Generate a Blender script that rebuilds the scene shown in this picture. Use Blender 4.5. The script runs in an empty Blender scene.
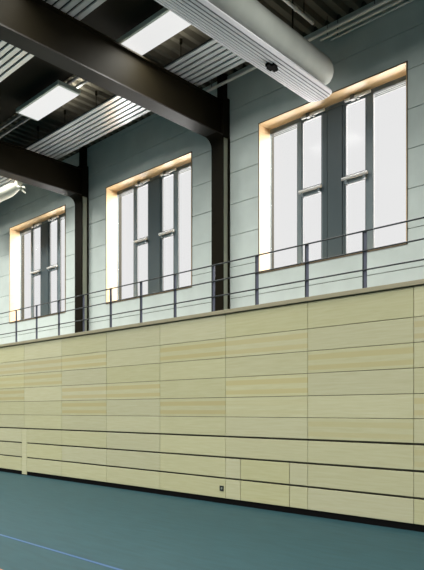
import bpy, bmesh, math, random
from mathutils import Vector, Matrix
random.seed(7)
R = math.radians
S = bpy.context.scene
COL = S.collection

# ------------------------------------------------------------------ camera
ZC = 1.907
cam_d = bpy.data.cameras.new('camera')
cam_d.sensor_fit = 'HORIZONTAL'
cam_d.sensor_width = 36.0
cam_d.lens = 36.0 * 600.0 / 424.0
cam_d.shift_x = 0.0
cam_d.shift_y = (410.3 - 285.0) / 424.0
cam_d.clip_end = 200
cam = bpy.data.objects.new('camera', cam_d)
COL.objects.link(cam)
cam.location = (0, 0, ZC)
cam.rotation_euler = (R(90), 0, R(90 - 46.668))
S.camera = cam

# ------------------------------------------------------------------ world, light, exposure
S.view_settings.view_transform = 'Standard'
S.view_settings.look = 'None'
S.view_settings.gamma = 1.0
S.view_settings.exposure = 0.0
S.view_settings.use_curve_mapping = False
W = bpy.data.worlds.new('overcast_sky')
S.world = W
W.use_nodes = True
bg = W.node_tree.nodes['Background']
bg.inputs[0].default_value = (1.0, 1.0, 1.0, 1)
bg.inputs[1].default_value = 0.81


def area(name, loc, sx, sy, power, rot=(0, 0, 0), color=(1, 1, 1), spread=180.0):
    l = bpy.data.lights.new(name, 'AREA')
    l.shape = 'RECTANGLE'
    l.size, l.size_y = sx, sy
    l.energy = power
    l.color = color
    l.spread = R(spread)
    o = bpy.data.objects.new(name, l)
    COL.objects.link(o)
    o.location = loc
    o.rotation_euler = rot
    return o


DAY = (1.0, 0.985, 0.95)
# daylight standing in the three tall windows
for wx in (-6.57, -12.085, -17.575):
    area('window_daylight', (wx, 12.3, 7.7), 5.0, 4.6, 900, (R(-79), 0, 0), DAY)
# unseen light rows added for hall lamps, spread set to grade the wall
LAMP = (1.0, 1.0, 0.93)
for ly, pw, sp in ((4.6, 2300, 142), (-1.5, 1000, 136), (-7.0, 700, 132)):
    area('hall_fill_row', (-12.0, ly, 8.95), 40.0, 1.2, pw, (0, 0, 0), LAMP, sp)
# unseen fill added before the back wall, tilted to grade the front wall
area('opposite_fill', (-14.0, -13.6, 6.6), 40.0, 3.2, 1500, (R(90 - 32), 0, 0), (0.98, 1.0, 0.99), 70)

# ------------------------------------------------------------------ materials
def mat(name, col, rough=0.6, metal=0.0, spec=0.5, emit=None, estr=0.0, var=0.0, scale=6.0, stretch=(1, 1, 1), bump=0.0):
    m = bpy.data.materials.new(name)
    m.use_nodes = True
    nt = m.node_tree
    b = nt.nodes['Principled BSDF']
    b.inputs['Base Color'].default_value = (*col, 1)
    b.inputs['Roughness'].default_value = rough
    b.inputs['Metallic'].default_value = metal
    b.inputs['Specular IOR Level'].default_value = spec
    if emit:
        b.inputs['Emission Color'].default_value = (*emit, 1)
        b.inputs['Emission Strength'].default_value = estr
    if var or bump:
        tc = nt.nodes.new('ShaderNodeTexCoord')
        mp = nt.nodes.new('ShaderNodeMapping')
        mp.inputs['Scale'].default_value = stretch
        nz = nt.nodes.new('ShaderNodeTexNoise')
        nz.inputs['Scale'].default_value = scale
        nz.inputs['Detail'].default_value = 5
        nt.links.new(tc.outputs['Object'], mp.inputs[0])
        nt.links.new(mp.outputs[0], nz.inputs['Vector'])
        if var:
            rp = nt.nodes.new('ShaderNodeValToRGB')
            rp.color_ramp.elements[0].position = 0.3
            rp.color_ramp.elements[1].position = 0.7
            rp.color_ramp.elements[0].color = (*[c * (1 - var) for c in col], 1)
            rp.color_ramp.elements[1].color = (*[min(1, c * (1 + var)) for c in col], 1)
            nt.links.new(nz.outputs['Fac'], rp.inputs[0])
            nt.links.new(rp.outputs[0], b.inputs['Base Color'])
        if bump:
            bp = nt.nodes.new('ShaderNodeBump')
            bp.inputs['Strength'].default_value = bump
            bp.inputs['Distance'].default_value = 0.02
            nt.links.new(nz.outputs['Fac'], bp.inputs['Height'])
            nt.links.new(bp.outputs[0], b.inputs['Normal'])
    return m


def wood_panel_mat():
    """pale veneer; tone per panel and darker veneer bands per panel come from mesh data"""
    m = bpy.data.materials.new('pale_veneer')
    m.use_nodes = True
    nt = m.node_tree
    L = nt.links.new
    b = nt.nodes['Principled BSDF']
    b.inputs['Roughness'].default_value = 0.5
    b.inputs['Specular IOR Level'].default_value = 0.3
    tc = nt.nodes.new('ShaderNodeTexCoord')
    mp = nt.nodes.new('ShaderNodeMapping')
    mp.inputs['Scale'].default_value = (0.9, 1, 14)
    nz = nt.nodes.new('ShaderNodeTexNoise')
    nz.inputs['Scale'].default_value = 2.2
    nz.inputs['Detail'].default_value = 6
    nz.inputs['Distortion'].default_value = 0.6
    L(tc.outputs['Object'], mp.inputs[0])
    L(mp.outputs[0], nz.inputs['Vector'])
    grain = nt.nodes.new('ShaderNodeValToRGB')
    grain.color_ramp.elements[0].position = 0.32
    grain.color_ramp.elements[0].color = (0.440, 0.418, 0.255, 1)
    grain.color_ramp.elements[1].position = 0.70
    grain.color_ramp.elements[1].color = (0.482, 0.468, 0.302, 1)
    L(nz.outputs['Fac'], grain.inputs[0])
    # bands
    uv = nt.nodes.new('ShaderNodeUVMap')
    uv.uv_map = 'panel'
    sp = nt.nodes.new('ShaderNodeSeparateXYZ')
    L(uv.outputs[0], sp.inputs[0])
    band = nt.nodes.new('ShaderNodeValToRGB')
    cr = band.color_ramp
    cr.interpolation = 'LINEAR'
    cr.elements[0].position = 0.0
    cr.elements[0].color = (0, 0, 0, 1)
    cr.elements[1].position = 1.0
    cr.elements[1].color = (0, 0, 0, 1)
    for p, v in ((0.12, 0), (0.15, 1), (0.33, 1), (0.36, 0), (0.58, 0), (0.61, 1), (0.82, 1), (0.85, 0)):
        e = cr.elements.new(p)
        e.color = (v, v, v, 1)
    L(sp.outputs['Y'], band.inputs[0])
    at = nt.nodes.new('ShaderNodeAttribute')
    at.attribute_name = 'veneer'
    sc = nt.nodes.new('ShaderNodeSeparateColor')
    L(at.outputs['Color'], sc.inputs[0])
    mul = nt.nodes.new('ShaderNodeMath')
    mul.operation = 'MULTIPLY'
    L(band.outputs[0], mul.inputs[0])
    L(sc.outputs['Red'], mul.inputs[1])
    mx = nt.nodes.new('ShaderNodeMix')
    mx.data_type = 'RGBA'
    L(mul.outputs[0], mx.inputs['Factor'])
    L(grain.outputs[0], mx.inputs['A'])
    mx.inputs['B'].default_value = (0.44, 0.385, 0.205, 1)
    # tone
    tone = nt.nodes.new('ShaderNodeMix')
    tone.data_type = 'RGBA'
    tone.blend_type = 'MULTIPLY'
    tone.inputs['Factor'].default_value = 1.0
    cmb = nt.nodes.new('ShaderNodeCombineColor')
    L(sc.outputs['Green'], cmb.inputs[0])
    L(sc.outputs['Green'], cmb.inputs[1])
    L(sc.outputs['Blue'], cmb.inputs[2])
    L(mx.outputs['Result'], tone.inputs['A'])
    L(cmb.outputs[0], tone.inputs['B'])
    L(tone.outputs['Result'], b.inputs['Base Color'])
    return m


def glass_mat():
    m = bpy.data.materials.new('window_glass')
    m.use_nodes = True
    nt = m.node_tree
    nt.nodes.remove(nt.nodes['Principled BSDF'])
    out = nt.nodes['Material Output']
    tr = nt.nodes.new('ShaderNodeBsdfTransparent')
    gl = nt.nodes.new('ShaderNodeBsdfGlossy')
    gl.inputs['Roughness'].default_value = 0.12
    mx = nt.nodes.new('ShaderNodeMixShader')
    mx.inputs[0].default_value = 0.003
    nt.links.new(tr.outputs[0], mx.inputs[1])
    nt.links.new(gl.outputs[0], mx.inputs[2])
    nt.links.new(mx.outputs[0], out.inputs[0])
    return m


M = {
    'veneer': wood_panel_mat(),
    'ledge': mat('ledge_wood', (0.29, 0.26, 0.17), 0.5, var=0.08, scale=3, stretch=(0.5, 1, 12)),
    'gap': mat('dark_gap', (0.035, 0.032, 0.02), 0.9),
    'base': mat('black_base', (0.004, 0.004, 0.004), 0.8, spec=0.05),
    'floor': mat('blue_green_linoleum', (0.022, 0.059, 0.071), 0.5, spec=0.1, var=0.14, scale=3.5, stretch=(0.5, 3.0, 1), bump=0.03),
    'blue': mat('blue_line_paint', (0.004, 0.062, 0.20), 0.4),
    'orange': mat('orange_line_paint', (0.55, 0.17, 0.07), 0.4),
    'wall': mat('pale_green_grey_board', (0.575, 0.635, 0.61), 0.6, spec=0.3, var=0.05, scale=2.5),
    'plain': mat('plain_render', (0.22, 0.22, 0.2), 0.8),
    'ceil': mat('dark_brown_deck', (0.018, 0.015, 0.010), 0.85, spec=0.15),
    'deck': mat('deck_sheet', (0.135, 0.12, 0.09), 0.6, spec=0.2),
    'steel': mat('dark_brown_steel_paint', (0.0085, 0.0066, 0.0032), 0.6, spec=0.05, var=0.1, scale=3),
    'flange': mat('lit_flange_underside', (0.021, 0.018, 0.016), 0.5, spec=0.2),  # lit underside of the beams is put into this lighter steel colour
    'groove_shade': mat('shaded_pleat_groove', (0.26, 0.26, 0.29), 0.7),  # darker tone draws the shade inside the pleat grooves
    'lit_web': mat('lit_web_tone', (0.40, 0.42, 0.34), 0.5),  # window light on the column side is put into this pale colour
    'reveal': mat('maple_lining', (0.70, 0.50, 0.28), 0.45, var=0.08, scale=4, stretch=(1, 1, 8)),
    'edge': mat('brown_lining_edge', (0.12, 0.075, 0.035), 0.6),
    'frame': mat('grey_window_frame', (0.14, 0.185, 0.21), 0.45),
    'postdark': mat('dark_blue_grey_post', (0.062, 0.088, 0.10), 0.5, spec=0.3),
    'seal': mat('dark_seal', (0.03, 0.035, 0.03), 0.6),
    'bracket': mat('grey_bracket', (0.16, 0.16, 0.15), 0.5),
    'railmetal': mat('dull_rail_metal', (0.24, 0.24, 0.23), 0.5),
    'silver': mat('silver_metal', (0.62, 0.62, 0.60), 0.35, 0.6),
    'white': mat('white_enamel', (0.80, 0.80, 0.80), 0.35),
    'blind': mat('blind_slats', (0.22, 0.24, 0.24), 0.5),
    'glass': glass_mat(),
    'rail': mat('dark_rail_paint', (0.02, 0.025, 0.028), 0.4, spec=0.4),
    'post': mat('lit_post_side', (0.085, 0.09, 0.13), 0.4, spec=0.6),  # lit side of the posts painted lighter than their dark flange
    'rad': mat('white_heating_panel', (0.88, 0.89, 0.90), 0.27, 0.4),
    'radgap': mat('panel_groove', (0.01, 0.01, 0.01), 0.7),
    'hous': mat('lamp_housing_grey_green', (0.42, 0.47, 0.42), 0.5),
    'lamp': mat('lamp_diffuser', (0.04, 0.04, 0.04), 0.5, emit=(1, 1, 0.99), estr=0.80),
    'curtain': mat('pleated_white_curtain', (0.72, 0.71, 0.76), 0.55, spec=0.3),
    'cloth': mat('white_curtain_cloth', (0.44, 0.46, 0.43), 0.85, spec=0.08, var=0.06, scale=3, bump=0.15),
    'cream': mat('cream_cloth', (0.74, 0.72, 0.62), 0.7, bump=0.3, scale=4),
    'pipe': mat('galvanised_pipe', (0.75, 0.74, 0.70), 0.4, 0.0),
    'black': mat('black_plastic', (0.012, 0.014, 0.012), 0.4),
    'grey': mat('grey_plastic', (0.2, 0.22, 0.19), 0.5),
}


# ------------------------------------------------------------------ mesh helpers
class MB:
    def __init__(s):
        s.v, s.f = [], []

    def box(s, x0, x1, y0, y1, z0, z1):
        n = len(s.v)
        s.v += [(x0, y0, z0), (x1, y0, z0), (x1, y1, z0), (x0, y1, z0), (x0, y0, z1), (x1, y0, z1), (x1, y1, z1), (x0, y1, z1)]
        s.f += [tuple(n + i for i in q) for q in ((3, 2, 1, 0), (4, 5, 6, 7), (0, 1, 5, 4), (1, 2, 6, 5), (2, 3, 7, 6), (3, 0, 4, 7))]
        return s

    def cyl(s, p, q, r, n=10, r2=None):
        p, q = Vector(p), Vector(q)
        r2 = r if r2 is None else r2
        d = (q - p).normalized()
        u = d.orthogonal().normalized()
        w = d.cross(u)
        k = len(s.v)
        for c, rr in ((p, r), (q, r2)):
            for i in range(n):
                a = 2 * math.pi * i / n
                s.v.append(tuple(c + (u * math.cos(a) + w * math.sin(a)) * rr))
        for i in range(n):
            j = (i + 1) % n
            s.f.append((k + i, k + j, k + n + j, k + n + i))
        s.f.append(tuple(k + i for i in reversed(range(n))))
        s.f.append(tuple(k + n + i for i in range(n)))
        return s

    def prism(s, prof, axis, a0, a1):
        """extrude closed 2-D profile; axis 'X': profile (y,z); 'Y': profile (x,z); 'Z': profile (x,y)"""
        k, n = len(s.v), len(prof)
        for a in (a0, a1):
            for (p, q) in prof:
                s.v.append({'X': (a, p, q), 'Y': (p, a, q), 'Z': (p, q, a)}[axis])
        for i in range(n):
            j = (i + 1) % n
            s.f.append((k + i, k + j, k + n + j, k + n + i))
        s.f.append(tuple(k + i for i in reversed(range(n))))
        s.f.append(tuple(k + n + i for i in range(n)))
        return s

    def build(s, name, m, parent=None, smooth=False, bevel=0.0):
        me = bpy.data.meshes.new(name)
        me.from_pydata(s.v, [], s.f)
        bm = bmesh.new()
        bm.from_mesh(me)
        bmesh.ops.recalc_face_normals(bm, faces=bm.faces[:])
        bm.to_mesh(me)
        bm.free()
        me.materials.append(m)
        if smooth:
            for p in me.polygons:
                p.use_smooth = True
            me.set_sharp_from_angle(angle=R(40))
        o = bpy.data.objects.new(name, me)
        COL.objects.link(o)
        if parent:
            o.parent = parent
            o.matrix_parent_inverse = Matrix.Translation(parent.location).inverted()
        if bevel:
            b = o.modifiers.new('bevel', 'BEVEL')
            b.width = bevel
            b.segments = 2
            b.limit_method = 'ANGLE'
        return o


def box(*a):
    return MB().box(*a)


def thing(name, label, cat, loc, group=None):
    o = bpy.data.objects.new(name, None)
    COL.objects.link(o)
    o.location = loc
    o.empty_display_size = 0.2
    o['label'] = label
    o['category'] = cat
    if group:
        o['group'] = group
    return o


def tag(o, label, cat, group=None):
    o['label'] = label
    o['category'] = cat
    if group:
        o['group'] = group
    return o


def struct(o, label=None, cat=None):
    o['kind'] = 'structure'
    if label:
        o['label'] = label
        o['category'] = cat
    return o


YW = 9.076      # front of the veneer wall
YU = 10.28      # front of the upper wall
ZD = 9.60       # roof deck
XL, XR, YB = -44.0, 12.0, -14.0

# ------------------------------------------------------------------ floor
fl = struct(box(XL, XR, YB, 9.6, -0.2, 0.0).build('floor', M['floor']), 'blue-green linoleum sports floor in front of the veneer wall', 'floor')
ln = box(-30, 6, 4.44, 4.487, 0.0, 0.0015).build('court_line', M['blue'], fl)
ln['label'] = 'thin blue court line'
ln = box(-30, 6, 3.40, 3.50, 0.0, 0.0015).build('court_line', M['orange'], fl)
ln['label'] = 'orange court line'

# ------------------------------------------------------------------ veneer wall
PX = [-44.2 + 2.0 * i for i in range(0, 29)]        # ... -16.2, -14.2, -12.2 ...
JX = []
x = -16.185
while x > XL:
    x -= 2.0
JX.append(XL)
while x + 2.0 < XR:
    x += 2.0
    JX.append(x)
JX.append(XR)
ROWS = [(3.378, 3.862), (2.975, 3.378), (2.573, 2.975), (2.167, 2.573), (1.772, 2.167), (1.372, 1.772), (0.947, 1.372), (0.521, 0.947), (0.115, 0.521)]
STRIPES = {(0, 1): .9, (0, 2): .7, (0, 3): 1, (1, 1): 1, (1, 2): .9, (2, 1): 1, (2, 3): 1, (2, 4): 1, (3, 3): 1, (4, 1): 1, (4, 4): 1,
           (5, 1): .8, (5, 3): .9, (5, 4): .2, (6, 2): .8, (6, 5): .5, (7, 1): .8, (7, 4): .8, (7, 6): .5}


class Panels:
    def __init__(s):
        s.v, s.f, s.uv, s.vc = [], [], [], []

    def add(s, x0, x1, z0, z1, stripe, tone, tb):
        b, d = 0.004, 0.03
        n = len(s.v)
        y0, y1 = YW, YW + d
        s.v += [(x0 + b, y0, z0 + b), (x1 - b, y0, z0 + b), (x1 - b, y0, z1 - b), (x0 + b, y0, z1 - b),
                (x0, y0 + b, z0), (x1, y0 + b, z0), (x1, y0 + b, z1), (x0, y0 + b, z1),
                (x0, y1, z0), (x1, y1, z0), (x1, y1, z1), (x0, y1, z1)]
        q = [(0, 1, 2, 3)]
        for k in (0, 4):
            for i in range(4):
                j = (i + 1) % 4
                q.append((k + j, k + i, k + 4 + i, k + 4 + j))
        for a in q:
            s.f.append(tuple(n + i for i in a))
            for i in a:
                vx, _, vz = s.v[n + i]
                s.uv.append(((vx - x0) / (x1 - x0), (vz - z0) / (z1 - z0)))
                s.vc.append((stripe, tone, tb, 1))

    def build(s, name):
        me = bpy.data.meshes.new(name)
        me.from_pydata(s.v, [], s.f)
        me.uv_layers.new(name='panel')
        me.color_attributes.new('veneer', 'FLOAT_COLOR', 'CORNER')
        uv = me.uv_layers['panel']
        ca = me.color_attributes['veneer']
        for i, c in enumerate(s.uv):
            uv.data[i].uv = c
            ca.data[i].color = s.vc[i]
        me.materials.append(M['veneer'])
        o = bpy.data.objects.new(name, me)
        COL.objects.link(o)
        return o


pn, dr = Panels(), Panels()
for i in range(len(JX) - 1):
    c = round((JX[i + 1] + 16.185) / 2.0)             # 0 = panel column ending at -16.185
    for r, (z0, z1) in enumerate(ROWS):
        gz = 0.0045 if r < 5 else 0.019
        gt = 0.0045 if r < 6 else 0.019
        gx = 0.004
        st = STRIPES.get((c, r), 0.0)
        if c < 0 or c > 7:
            st = 1.0 if (r in (1, 2, 3, 4) and random.random() < 0.4) else 0
        x0, x1 = JX[i] + gx, JX[i + 1] - gx
        za, zb = z0 + (gz if r < 8 else 0), z1 - gt

        def tn():
            t = random.uniform(0.93, 1.03)
            return t, t * random.uniform(0.95, 1.05)
        if r >= 6 and c in (0, 1):                    # beside the flush post
            if c == 0:
                x1 = -16.325
            else:
                x0 = -16.035
        if c == 5 and r >= 7:
            pn.add(x0, -7.795, za, zb, st, *tn())
            pn.add(-6.585, x1, za, zb, st, *tn())
            dr.add(-7.783, -6.597, za, zb, 0, 0.96, 0.88)
        else:
            pn.add(x0, x1, za, zb, st, *tn())
pn.add(-16.315, -16.045, 0.02, 1.353, 0, 1.06, 1.08)
wv = struct(pn.build('wall_front'), 'pale veneer panelled wall below the gallery', 'wall')
bk = box(XL, XR, YW + 0.03, YW + 0.16, 0.0, 3.87).build('backing', M['gap'], wv)
bk['label'] = 'dark backing seen in the panel joints'
dd = struct(dr.build('door_1'), 'low veneer access flap of two boards, flush in the panelled wall', 'access door')
struct(box(XL, XR, YW + 0.012, YW + 0.029, 0.0, 0.112).build('baseboard_front', M['base']), 'black recessed base strip under the veneer wall', 'baseboard')
lg = MB()
lg.box(XL, XR, YW - 0.035, YW + 0.16, 3.874, 3.952)
lg = struct(lg.build('trim_1', M['ledge'], bevel=0.006), 'wooden ledge capping the veneer wall at the gallery edge', 'ledge')
struct(box(XL, XR, YW + 0.16, YU + 0.02, 3.70, 3.93).build('floor_gallery', M['plain']), 'gallery floor behind the ledge', 'floor')

# ------------------------------------------------------------------ upper wall with three window openings
WINS = [(-8.29, -4.85), (-13.81, -10.36), (-19.30, -15.85)]
WZ0, WZ1 = 4.90, 8.20
JZ = [3.93]
z = 4.46
while z < ZD:
    JZ.append(z)
    z += 0.716
JZ.append(ZD)
uw = MB()
cuts = sorted(WINS)
for z0, z1 in zip(JZ[:-1], JZ[1:]):
    levels = [z0] + [h for h in (WZ0, WZ1) if z0 + 0.02 < h < z1 - 0.02] + [z1]
    for a, b in zip(levels[:-1], levels[1:]):
        lo = a + (0.007 if a == z0 else 0)
        hi = b - (0.007 if b == z1 else 0)
        mid = (a + b) / 2
        if WZ0 < mid < WZ1:
            xs = [XL] + [q for w in cuts for q in w] + [XR]
            for k in range(0, len(xs), 2):
                uw.box(xs[k], xs[k + 1], YU, YU + 0.03, lo, hi)
        else:
            uw.box(XL, XR, YU, YU + 0.03, lo, hi)
wu = struct(uw.build('wall_front_upper', M['wall']), 'pale grey-green boarded wall around the tall windows', 'wall')
bb = MB()
xs = [XL] + [q for w in cuts for q in w] + [XR]
for k in range(0, len(xs), 2):
    bb.box(xs[k], xs[k + 1], YU + 0.03, YU + 0.55, WZ0, WZ1)
bb.box(XL, XR, YU + 0.03, YU + 0.55, 3.70, WZ0)
bb.box(XL, XR, YU + 0.03, YU + 0.55, WZ1, ZD + 0.3)
b_ = bb.build('backing', M['gap'], wu)

# ------------------------------------------------------------------ windows
YF = 10.645      # face of the frame inside the reveal
YG = 10.67      # glass


def window(n, x0, x1, label):
    root = struct(thing('window_%d' % n, label, 'window', ((x0 + x1) / 2, YF, WZ0)))
    o = lambda t: x0 + t                       # offsets measured from the left jamb
    wdt = x1 - x0
    # lining of the opening
    e = 0.016
    lin = MB()
    lin.box(x0 + e, x0 + e + 0.012, YU - 0.012, YF, WZ0 + e, WZ1 - e)
    lin.box(x1 - e - 0.012, x1 - e, YU - 0.012, YF, WZ0 + e, WZ1 - e)
    lin.box(x0 + e, x1 - e, YU - 0.012, YF, WZ1 - e - 0.012, WZ1 - e)
    lin.box(x0 + e, x1 - e, YU - 0.012, YF, WZ0 + e, WZ0 + e + 0.012)
    p = lin.build('reveal_lining', M['reveal'], root)
    p['label'] = 'light maple lining of the opening'
    ed = MB()
    ed.box(x0, x0 + e, YU - 0.014, YF, WZ0, WZ1)
    ed.box(x1 - e, x1, YU - 0.014, YF, WZ0, WZ1)
    ed.box(x0, x1, YU - 0.014, YF, WZ1 - e, WZ1)
    ed.box(x0, x1, YU - 0.014, YF, WZ0, WZ0 + e)
    ed.build('lining_edge', M['edge'], root)
    # fixed frame: jambs, head, bottom rail, mullions, broad centre post
    m0, m1 = 0.764, 0.88                        # left mullion
    p0, p1 = 1.405, 1.93                        # centre post
    m2, m3 = 2.42, 2.56                        # right mullion
    zt, zb = 8.085, 5.00
    fr = MB()
    fr.box(x0 + 0.017, o(0.034), YF + 0.004, YF + 0.045, WZ0 + 0.02, WZ1 - 0.02)
    fr.box(x1 - 0.075, x1 - 0.028, YF, YF + 0.045, WZ0 + 0.02, WZ1 - 0.02)
    fr.box(o(0.034), x1 - 0.075, YF, YF + 0.045, zt, WZ1 - 0.028)
    fr.box(o(0.034), x1 - 0.075, YF, YF + 0.045, WZ0 + 0.02, zb)
    for a, b in ((m0, m1), (m2, m3)):
        fr.box(o(a), o(b), YF, YF + 0.045, zb, zt)
    fr.build('window_frame', M['frame'], root, bevel=0.006)
    cp = MB()
    cp.box(o(p0 + 0.13), o(p1 - 0.05), YF - 0.02, YF + 0.045, zb, zt)
    cp.box(o(p0), o(p0 + 0.11), YF, YF + 0.045, zb, zt)
    cp.box(o(p1 - 0.05), o(p1), YF, YF + 0.045, zb, zt)
    cp.build('centre_post', M['postdark'], root, bevel=0.006)
    box(o(p0 + 0.108), o(p0 + 0.132), YF + 0.012, YF + 0.03, zb, zt).build('groove', M['seal'], root)
    def gasket(xa, xb, za, zb_, par, left=True):
        g = MB()
        q = 0.005
        ya, yb = YF + 0.004, YF + 0.047
        if left:
            g.box(xa, xa + q, ya, yb, za, zb_)
        g.box(xb - q, xb, ya, yb, za, zb_)
        g.box(xa + q, xb - q, ya, yb, za, za + q)
        g.box(xa + q, xb - q, ya, yb, zb_ - q, zb_)
        g.build('gasket', M['black'], par)
    # wide fixed panes with a stacked blind at the head
    for a, b in ((0.034, m0), (m3, wdt - 0.075)):
        box(o(a), o(b), YG, YG + 0.02, zb, zt).build('pane', M['glass'], root)
        gasket(o(a), o(b), zb, zt, root, a > 1)
        bl = MB()
        for k in range(3):
            bl.box(o(a + 0.02), o(b - 0.02), YG - 0.018, YG - 0.003, zt - 0.03 - 0.033 * k, zt - 0.012 - 0.033 * k)
        bl.build('blind', M['blind'], root)
    # narrow opening lights, upper and lower, divided by a transom
    for a, b in ((m1, p0), (p1, m2)):
        tr = MB()
        tr.box(o(a), o(b), YF + 0.005, YF + 0.045, 6.485, 6.60)
        tr.build('transom', M['frame'], root, bevel=0.005)
        for za, zb2 in ((6.60, zt), (zb, 6.485)):
            f = MB()
            t = 0.028
            f.box(o(a), o(a + t), YF + 0.012, YF + 0.04, za, zb2)
            f.box(o(b - t), o(b), YF + 0.012, YF + 0.04, za, zb2)
            f.box(o(a + t), o(b - t), YF + 0.012, YF + 0.04, zb2 - t, zb2)
            f.box(o(a + t), o(b - t), YF + 0.012, YF + 0.04, za, za + t)
            sf = f.build('sash', M['frame'], root)
            box(o(a + t), o(b - t), YG, YG + 0.02, za + t, zb2 - t).build('pane', M['glass'], sf)
            gasket(o(a + t), o(b - t), za + t, zb2 - t, sf)
        # window drives: one at the head, one at the transom
        for zz, dx in ((8.115, 0.07), (6.555, 0.0)):
            xa, xb = o(a + dx - 0.03), o(a + dx + 0.53)
            d = MB()
            d.cyl((xa, YF - 0.055, zz), (xb, YF - 0.055, zz), 0.033, 12)
            dv = d.build('window_drive', M['white'], root, smooth=True)
            k = MB()
            if zz > 7:
                k.box(xa + 0.13, xa + 0.22, YF - 0.095, YF, zz - 0.045, zz + 0.045)
                k.box(xa + 0.26, xa + 0.31, YF - 0.06, YF, zz - 0.05, zz - 0.02)
            else:
                k.box(xa + 0.06, xa + 0.11, YF - 0.07, YF + 0.01, zz - 0.10, zz)
                k.box(xb - 0.09, xb - 0.04, YF - 0.07, YF + 0.01, zz - 0.10, zz)
                k.box(xa + 0.10, xb - 0.08, YF - 0.02, YF + 0.01, zz - 0.095, zz - 0.04)
            k.build('bracket', M['bracket' if zz > 7 else 'frame'], dv)
    return root


window(1, *WINS[0], 'tall window at the right, nearest the camera, beside the white curtain end')
window(2, *WINS[1], 'middle tall window between the two dark steel columns')
window(3, *WINS[2], 'tall window at the far left, beyond the farther column')

# ------------------------------------------------------------------ ceiling
dk = MB()
prof = []
x = XL
pitch = 0.27
while x < XR:
    prof += [(x, ZD), (x + 0.11, ZD), (x + 0.15, ZD + 0.11), (x + 0.23, ZD + 0.11)]
    x += pitch
top = [(XR + 0.3, ZD + 0.2), (XL, ZD + 0.2)]
for i in range(len(prof) - 1):                 # sheet strips from the profile, each with its top skin
    (xa, za), (xb, zb) = prof[i], prof[i + 1]
    n = len(dk.v)
    dk.v += [(xa, 7.3, za), (xb, 7.3, zb), (xb, YU + 0.2, zb), (xa, YU + 0.2, za)]
    dk.f.append((n, n + 1, n + 2, n + 3))
ce = struct(dk.build('ceiling', M['deck']), 'trapezoidal steel roof deck above the heating panels', 'ceiling')
box(XL, XR, 7.3, YU + 0.5, ZD + 0.115, ZD + 0.3).build('roof_layer', M['ceil'], ce)
struct(box(XL, XR, YB, 7.52, 9.30, ZD + 0.3).build('ceiling_soffit', M['ceil']), 'dark flat soffit over the hall', 'ceiling')

# walls that close the hall
struct(box(XL - 0.2, XL, YB, YU + 0.5, -0.2, ZD + 0.3).build('wall_left', M['plain']))
struct(box(XR, XR + 0.2, YB, YU + 0.5, -0.2, ZD + 0.3).build('wall_right', M['plain']))
struct(box(XL, XR, YB - 0.2, YB, -0.2, ZD + 0.3).build('wall_back', M['plain']))


# ------------------------------------------------------------------ steel frames: column + roof beam
def frame(xr, where):
    xl = xr - 0.36
    xc = (xl + xr) / 2
    y0, y1 = 10.03, YU - 0.016
    c = thing('steel_column', 'dark brown steel column %s' % where, 'column', (xc, (y0 + y1) / 2, 3.93), 'steel columns on the gallery')
    box(xl, xr, y0, y0 + 0.025, 3.95, 8.12).build('flange', M['steel'], c)
    box(xl, xr, y1 - 0.025, y1, 3.95, 8.12).build('flange', M['steel'], c)
    w = box(xr - 0.07, xr - 0.05, y0 + 0.025, y1 - 0.025, 3.95, 8.12).build('web', M['lit_web'], c)
    w['label'] = 'web between the dark flanges, its window-lit tone in the colour'
    box(xl + 0.05, xl + 0.07, y0 + 0.025, y1 - 0.025, 3.95, 8.12).build('web', M['lit_web'], c)
    box(xl - 0.05, xr + 0.05, y0 - 0.05, y1, 3.932, 3.95).build('base_plate', M['steel'], c)
    b = thing('roof_beam', 'deep dark brown steel roof beam resting on the column %s' % where, 'beam', (xc, y1, 8.12), 'dark roof beams')
    zb, zt = 8.12, 8.90
    yb = -13.9
    box(xl, xr, yb, y0, zb, zb + 0.03).build('bottom_flange', M['flange'], b)
    box(xl, xr, yb, y0, zt - 0.03, zt).build('top_flange', M['steel'], b)
    box(xc - 0.10, xc + 0.10, yb, y0, zb + 0.03, zt - 0.03).build('web', M['steel'], b)
    kn = MB()
    kn.box(xl, xr, y0, y1, zb + 0.002, 9.02)
    kn.build('knee_plate', M['steel'], b, bevel=0.01)
    hp = [(y0, zb)]
    rr = 0.22
    for i in range(9):
        a = math.pi / 2 * i / 8
        hp.append((y0 - rr + rr * math.sin(a), zb - rr + rr * math.cos(a)))
    hp = [(y0 - 0.0005, zb - 0.0005)] + [(y0 - rr + rr * math.sin(math.pi / 2 * i / 8), zb - rr + rr * math.cos(math.pi / 2 * i / 8)) for i in range(9)]
    MB().prism(hp, 'X', xl, xr).build('haunch', M['steel'], b, smooth=False)
    box(xc - 0.07, xc + 0.10, y1 - 0.16, y1, 9.02, ZD).build('stub', M['steel'], b)
    # bolts near the column head
    bo = MB()
    for zz in (4.6, 6.2, 7.4):
        bo.cyl((xc - 0.08, y0 - 0.015, zz), (xc - 0.08, y0, zz), 0.016, 8)
    bo.build('bolt', M['steel'], c)
    return c, b


frame(-9.12, 'between the right and middle windows')
frame(-14.63, 'between the middle and far left windows')


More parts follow.
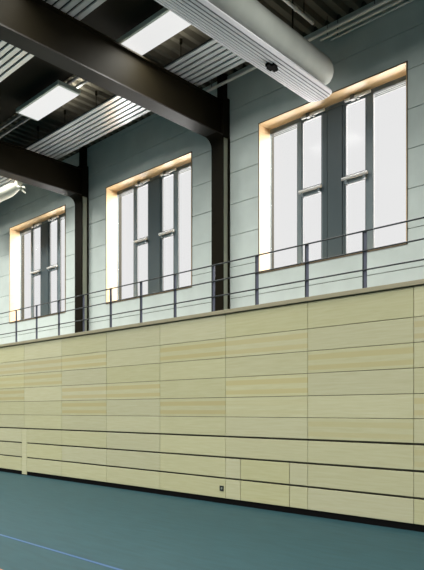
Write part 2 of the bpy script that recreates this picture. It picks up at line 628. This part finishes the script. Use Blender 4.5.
# ------------------------------------------------------------------ ribbed radiant heating panels
def heating_panel(x0, x1, y0, y1, label, rods):
    zz = 9.0
    t = thing('heating_panel', label, 'heating panel', ((x0 + x1) / 2, (y0 + y1) / 2, zz), 'ribbed heating panels under the roof')
    box(x0, x1, y0, y1, zz + 0.022, zz + 0.045).build('back_sheet', M['radgap'], t)
    n = 7
    p = (y1 - y0) / n
    for i in range(n):
        a = y0 + p * i + 0.021
        b = a + p - 0.042
        MB().prism([(a, zz + 0.022), (a, zz + 0.006), (a + 0.006, zz), (b - 0.006, zz), (b, zz + 0.006), (b, zz + 0.022)], 'X', x0, x1).build('rib', M['rad'], t)
    MB().box(x1, x1 + 0.05, y0, y1, zz - 0.01, zz + 0.045).build('header_bar', M['rad'], t)
    for (rx, ry) in rods:
        r = MB()
        r.cyl((rx, ry, zz + 0.045), (rx, ry, 9.6), 0.008, 6)
        ro = r.build('hanger_rod', M['steel'], t)
        k = MB().cyl((rx, ry, 9.5), (rx, ry, 9.6), 0.03, 8)
        k.build('rod_anchor', M['steel'], ro)
    return t


heating_panel(-28.0, -7.86, 8.36, 9.37, 'long white ribbed heating panel nearest the windows, passing over both beams',
              [(-11.95, 8.6), (-13.3, 8.6), (-14.6, 8.6), (-10.5, 8.6), (-9.0, 8.6), (-17, 8.6), (-12, 9.2), (-9, 9.2)])
heating_panel(-28.0, -7.0, 5.30, 6.32, 'long white ribbed heating panel at upper left, farther from the windows than the lamps', [])

# ------------------------------------------------------------------ ceiling lamps
def lamp(x0, x1, label):
    y0, y1, z0 = 7.24, 7.76, 9.0
    t = thing('ceiling_light', label, 'ceiling light', ((x0 + x1) / 2, (y0 + y1) / 2, z0), 'flat ceiling lamps')
    h = MB()
    h.box(x0 - 0.04, x1 + 0.04, y0 - 0.05, y0 - 0.004, z0, z0 + 0.075)
    h.box(x0 - 0.04, x1 + 0.04, y1 + 0.004, y1 + 0.02, z0 + 0.02, z0 + 0.075)
    h.box(x0 - 0.04, x0 - 0.004, y0 - 0.004, y1 + 0.004, z0, z0 + 0.075)
    h.box(x1 + 0.004, x1 + 0.06, y0 - 0.004, y1 + 0.004, z0, z0 + 0.075)
    h.box(x0 - 0.04, x1 + 0.06, y0 - 0.05, y1 + 0.02, z0 + 0.075, z0 + 0.09)
    h.build('housing', M['hous'], t)
    d = box(x0, x1, y0, y1, z0 - 0.004, z0 + 0.07).build('diffuser', M['lamp'], t)
    d['label'] = 'glowing white diffuser'
    for k in (0.3, 0.7):
        xx = x0 + (x1 - x0) * k
        MB().cyl((xx, (y0 + y1) / 2 - 0.1, z0 + 0.09), (xx, (y0 + y1) / 2 - 0.1, 9.3), 0.012, 8).build('hanger', M['steel'], t)
    a = area('lamp_light', (0, 0, 0), x1 - x0, y1 - y0, 125, (0, 0, 0), LAMP, 160)
    a.parent = t
    a.location = (0, 0, -0.02)
    b = area('lamp_uplight', (0, 0, 0), x1 - x0, 0.06, 22, (R(160), 0, 0), LAMP, 110)
    b.parent = t
    b.location = (0, 0.30, 0.04)
    return t


lamp(-9.42, -7.50, 'rectangular ceiling lamp at the top, just right of the nearer beam')
lamp(-13.17, -11.44, 'rectangular ceiling lamp between the two beams')

for lx, lp in ((-4.2, 80), (-16.05, 190), (-19.8, 190), (-23.5, 150)):        # unseen lights added along the lamp row to even out the wall
    area('lamp_light', (lx, 7.5, 8.98), 1.73, 0.52, lp, (0, 0, 0), LAMP, 160)

# slim rails beside the lamps
for yy, xa, xb, lb in ((7.60, -24.0, -5.0, 'slim silver rail along the soffit edge, nearer the lamps'), (7.82, -24.0, -5.0, 'slim silver rail below the roof deck, nearer the windows than its twin')):
    r = box(xa, xb, yy - 0.022, yy + 0.022, 9.235, 9.295)
    tag(r.build('lamp_rail', M['railmetal']), lb, 'rail', 'rails beside the lamps')

# conduits at the wall head
for yy, xa, rad, lb in ((9.90, -9.50, 0.034, 'pale conduit below the roof, farthest from the window wall'), (10.06, -6.55, 0.028, 'middle one of the three pale conduits above the right window'), (10.20, -6.40, 0.022, 'thin pale conduit closest to the window wall')):
    m = MB().cyl((xa, yy, 9.2), (6.0, yy, 9.2), rad, 10)
    ob = tag(m.build('conduit', M['pipe'], smooth=True), lb, 'conduit', 'conduits above the right window')
    for xx in (xa + 0.15, xa + 2.2, xa + 4.2):
        MB().cyl((xx, yy, 9.2), (xx, yy, 9.6), 0.006, 6).build('hanger', M['steel'], ob)

# pipe stub under the roof, upper right
m = MB().cyl((-6.42, 8.3, 9.25), (-6.42, 9.6, 9.25), 0.03, 12)
pp = tag(m.build('roof_pipe', M['pipe'], smooth=True), 'short silver pipe under the dark roof at the top right', 'pipe')
MB().cyl((-6.42, 9.0, 9.25), (-6.42, 9.06, 9.25), 0.042, 12).build('coupling', M['pipe'], pp, smooth=True)
MB().cyl((-6.42, 9.3, 9.25), (-6.42, 9.3, 9.6), 0.01, 8).build('hanger', M['steel'], pp)

# ------------------------------------------------------------------ gathered divider curtain along the roof
YE = 9.92
t = thing('divider_curtain', 'white gathered divider curtain hanging below the roof, its end over the right window', 'curtain', (-6.45, YE, 7.9))
Y0 = -8.0
def loft(sections, name, m, parent, smooth=True):
    """sections: list of (y, [(x,z),...])"""
    b = MB()
    n = len(sections[0][1])
    for (yy, pr) in sections:
        for (px, pz) in pr:
            b.v.append((px, yy, pz))
    for k in range(len(sections) - 1):
        for i in range(n):
            j = (i + 1) % n
            b.f.append((k * n + i, k * n + j, (k + 1) * n + j, (k + 1) * n + i))
    b.f.append(tuple(reversed(range(n))))
    b.f.append(tuple((len(sections) - 1) * n + i for i in range(n)))
    o = b.build(name, m, parent)
    if smooth:
        for p in o.data.polygons:
            p.use_smooth = True
        o.data.set_sharp_from_angle(angle=R(38))
    return o


def pleat_profile(sx=1.0, cz=8.02):
    x0, x1 = -6.70, -6.215
    pr = []
    n = 8
    for i in range(n * 4 + 1):                     # underside: fine pleats
        u = i / (n * 4)
        px = x0 + (x1 - x0) * (i // 4 + (0.0, 0.35, 0.66, 0.83)[i % 4]) / n
        ph = (i % 4) / 4.0
        dz = (0.0, 0.0, 0.004, 0.030)[i % 4]
        bow = 0.055 * (2 * u - 1) ** 2
        pz = 7.885 + 0.05 * (1 - u) * 1.0 + bow * (1 if u > 0.5 else 0.5) + dz
        pr.append((px, pz))
    pr += [(-6.185, 7.99), (-6.20, 8.03), (-6.24, 8.05), (-6.66, 8.07), (-6.70, 8.03)]
    cxx = (x0 + x1) / 2
    return [(cxx + (a - cxx) * sx, cz + (b - cz) * sx) for a, b in pr]


secs = [(Y0, pleat_profile())]
for yy in (4.0, 7.0, 9.0, 9.72, 9.82, 9.88):
    secs.append((yy, pleat_profile()))
secs.append((YE, pleat_profile(0.93)))
pl = loft(secs, 'pleated_pack', M['curtain'], t, smooth=False)
pl.data.materials.append(M['groove_shade'])
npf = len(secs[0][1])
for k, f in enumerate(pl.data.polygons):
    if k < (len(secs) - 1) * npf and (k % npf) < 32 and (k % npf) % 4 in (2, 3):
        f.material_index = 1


def bulge(sx=1.0, wob=0.0):
    pts = [(-6.64, 8.13), (-6.32, 8.13), (-6.21, 8.165), (-6.145, 8.25), (-6.12, 8.36), (-6.13, 8.48), (-6.17, 8.58), (-6.25, 8.66), (-6.36, 8.69), (-6.55, 8.66), (-6.66, 8.5), (-6.69, 8.3)]
    cxx, cz = -6.42, 8.38
    return [(cxx + (a - cxx) * (sx + wob), cz + (b - cz) * sx) for a, b in pts]


secs = []
yy = Y0
while yy < 9.5:
    secs.append((yy, bulge(1.0, 0.018 * math.sin(yy * 2.1) + 0.012 * math.sin(yy * 5.3))))
    yy += 0.25
for yy, sx in ((9.5, 1.0), (9.68, 1.0), (9.78, 0.985), (9.86, 0.94), (9.91, 0.86), (9.93, 0.74)):
    secs.append((yy, bulge(sx)))
bu = loft(secs, 'cloth_roll', M['cloth'], t)
sp = MB()
for y_ in (8.33, ):
    sp.box(-6.50, -6.34, y_ - 0.055, y_ + 0.055, 7.868, 7.94)
    sp.box(-6.46, -6.38, y_ - 0.14, y_ + 0.12, 7.866, 7.94)
so = sp.build('strap_opening', M['base'], pl)
so['label'] = 'small dark opening in the pleats'
MB().box(-6.56, -6.36, Y0, 9.6, 8.68, 8.74).build('track', M['steel'], t)
for yy in (-6, -3, 0, 3, 6, 9):
    MB().cyl((-6.46, yy, 8.74), (-6.46, yy, 9.30 if yy < 7.3 else 9.6), 0.015, 8).build('hanger', M['steel'], t)

# ------------------------------------------------------------------ cream cloth bundle, far left
t = thing('cloth_bundle', 'cream cloth bundle with a frayed end, below the heating panel at the left picture edge', 'cloth bundle', (-16.6, 8.8, 8.4))
secs = []
nn = 16
rnd = random.Random(3)
for k in range(22):
    u = k / 21.0
    xx = -19.7 + 3.75 * u
    rr = 0.18
    if u > 0.85:
        rr *= 1 - 0.55 * (u - 0.85) / 0.15
    ring = []
    for i in range(nn):
        a = 2 * math.pi * i / nn
        q = rr * (1 + 0.08 * math.sin(3 * a + 5 * u) + 0.04 * rnd.uniform(-1, 1))
        ring.append((xx, 8.82 + q * math.cos(a) * 1.05, 8.40 + q * math.sin(a) * 0.95 + 0.05 * u))
    secs.append(ring)
b = MB()
for ring in secs:
    b.v += ring
for k in range(len(secs) - 1):
    for i in range(nn):
        j = (i + 1) % nn
        b.f.append((k * nn + i, k * nn + j, (k + 1) * nn + j, (k + 1) * nn + i))
b.f.append(tuple(range(nn)))
b.f.append(tuple((len(secs) - 1) * nn + i for i in reversed(range(nn))))
b.build('roll', M['cream'], t, smooth=True)
fr = MB()
for (dy, dz, l, dr) in ((-0.10, 0.10, 0.26, -0.03), (0.0, 0.06, 0.33, 0.02), (0.08, -0.02, 0.22, -0.10), (0.12, -0.10, 0.16, -0.14), (-0.04, -0.06, 0.2, -0.05)):
    fr.cyl((-16.08, 8.82 + dy * .6, 8.45 + dz * .6), (-16.08 + l * 1.2, 8.82 + dy * 1.1, 8.45 + dz + dr), 0.05, 8, 0.018)
fr.build('frayed_end', M['cream'], t, smooth=True)
for xx in (-18.8, -17.4, -16.3):
    MB().cyl((xx, 8.82, 8.5), (xx, 8.82, 8.985), 0.012, 6).build('hanger', M['steel'], t)

# ------------------------------------------------------------------ gallery railing
rx0, step = -5.07, 1.1665
posts = [rx0 + step * 3 - step * k for k in range(0, 20)]
xa, xb = posts[-1] - 0.5, posts[0] + 0.5
t = thing('gallery_railing', 'slim dark metal railing standing on the wooden ledge below the windows', 'railing', ((xa + xb) / 2, YW + 0.03, 3.952))
for zz, rr in ((4.925, 0.014), (4.592, 0.014), (4.27, 0.014)):
    MB().cyl((xa, YW + 0.03, zz), (xb, YW + 0.03, zz), rr, 10).build('rail', M['rail'], t, smooth=True)
for px in posts:
    p = MB()
    p.box(px - 0.012, px + 0.040, YW + 0.045, YW + 0.057, 3.952, 4.925)
    po = p.build('post', M['post'], t)
    fg = box(px - 0.040, px - 0.012, YW + 0.043, YW + 0.06, 3.952, 4.925).build('post_flange', M['rail'], po)
    MB().box(px - 0.05, px + 0.05, YW + 0.02, YW + 0.11, 3.952, 3.962).build('foot_plate', M['rail'], po)

# ------------------------------------------------------------------ socket
t = thing('wall_socket', 'small black square socket low on the veneer wall, left of the access flap', 'socket', (-8.285, YW, 0.31))
f = MB()
f.box(-8.338, -8.232, YW - 0.012, YW, 0.257, 0.275)
f.box(-8.338, -8.232, YW - 0.012, YW, 0.345, 0.363)
f.box(-8.338, -8.318, YW - 0.012, YW, 0.275, 0.345)
f.box(-8.252, -8.232, YW - 0.012, YW, 0.275, 0.345)
f.build('cover_frame', M['black'], t)
box(-8.318, -8.252, YW - 0.008, YW, 0.275, 0.345).build('insert', M['black'], t)
MB().cyl((-8.285, YW - 0.011, 0.31), (-8.285, YW - 0.008, 0.31), 0.024, 14).build('socket_face', M['grey'], t)
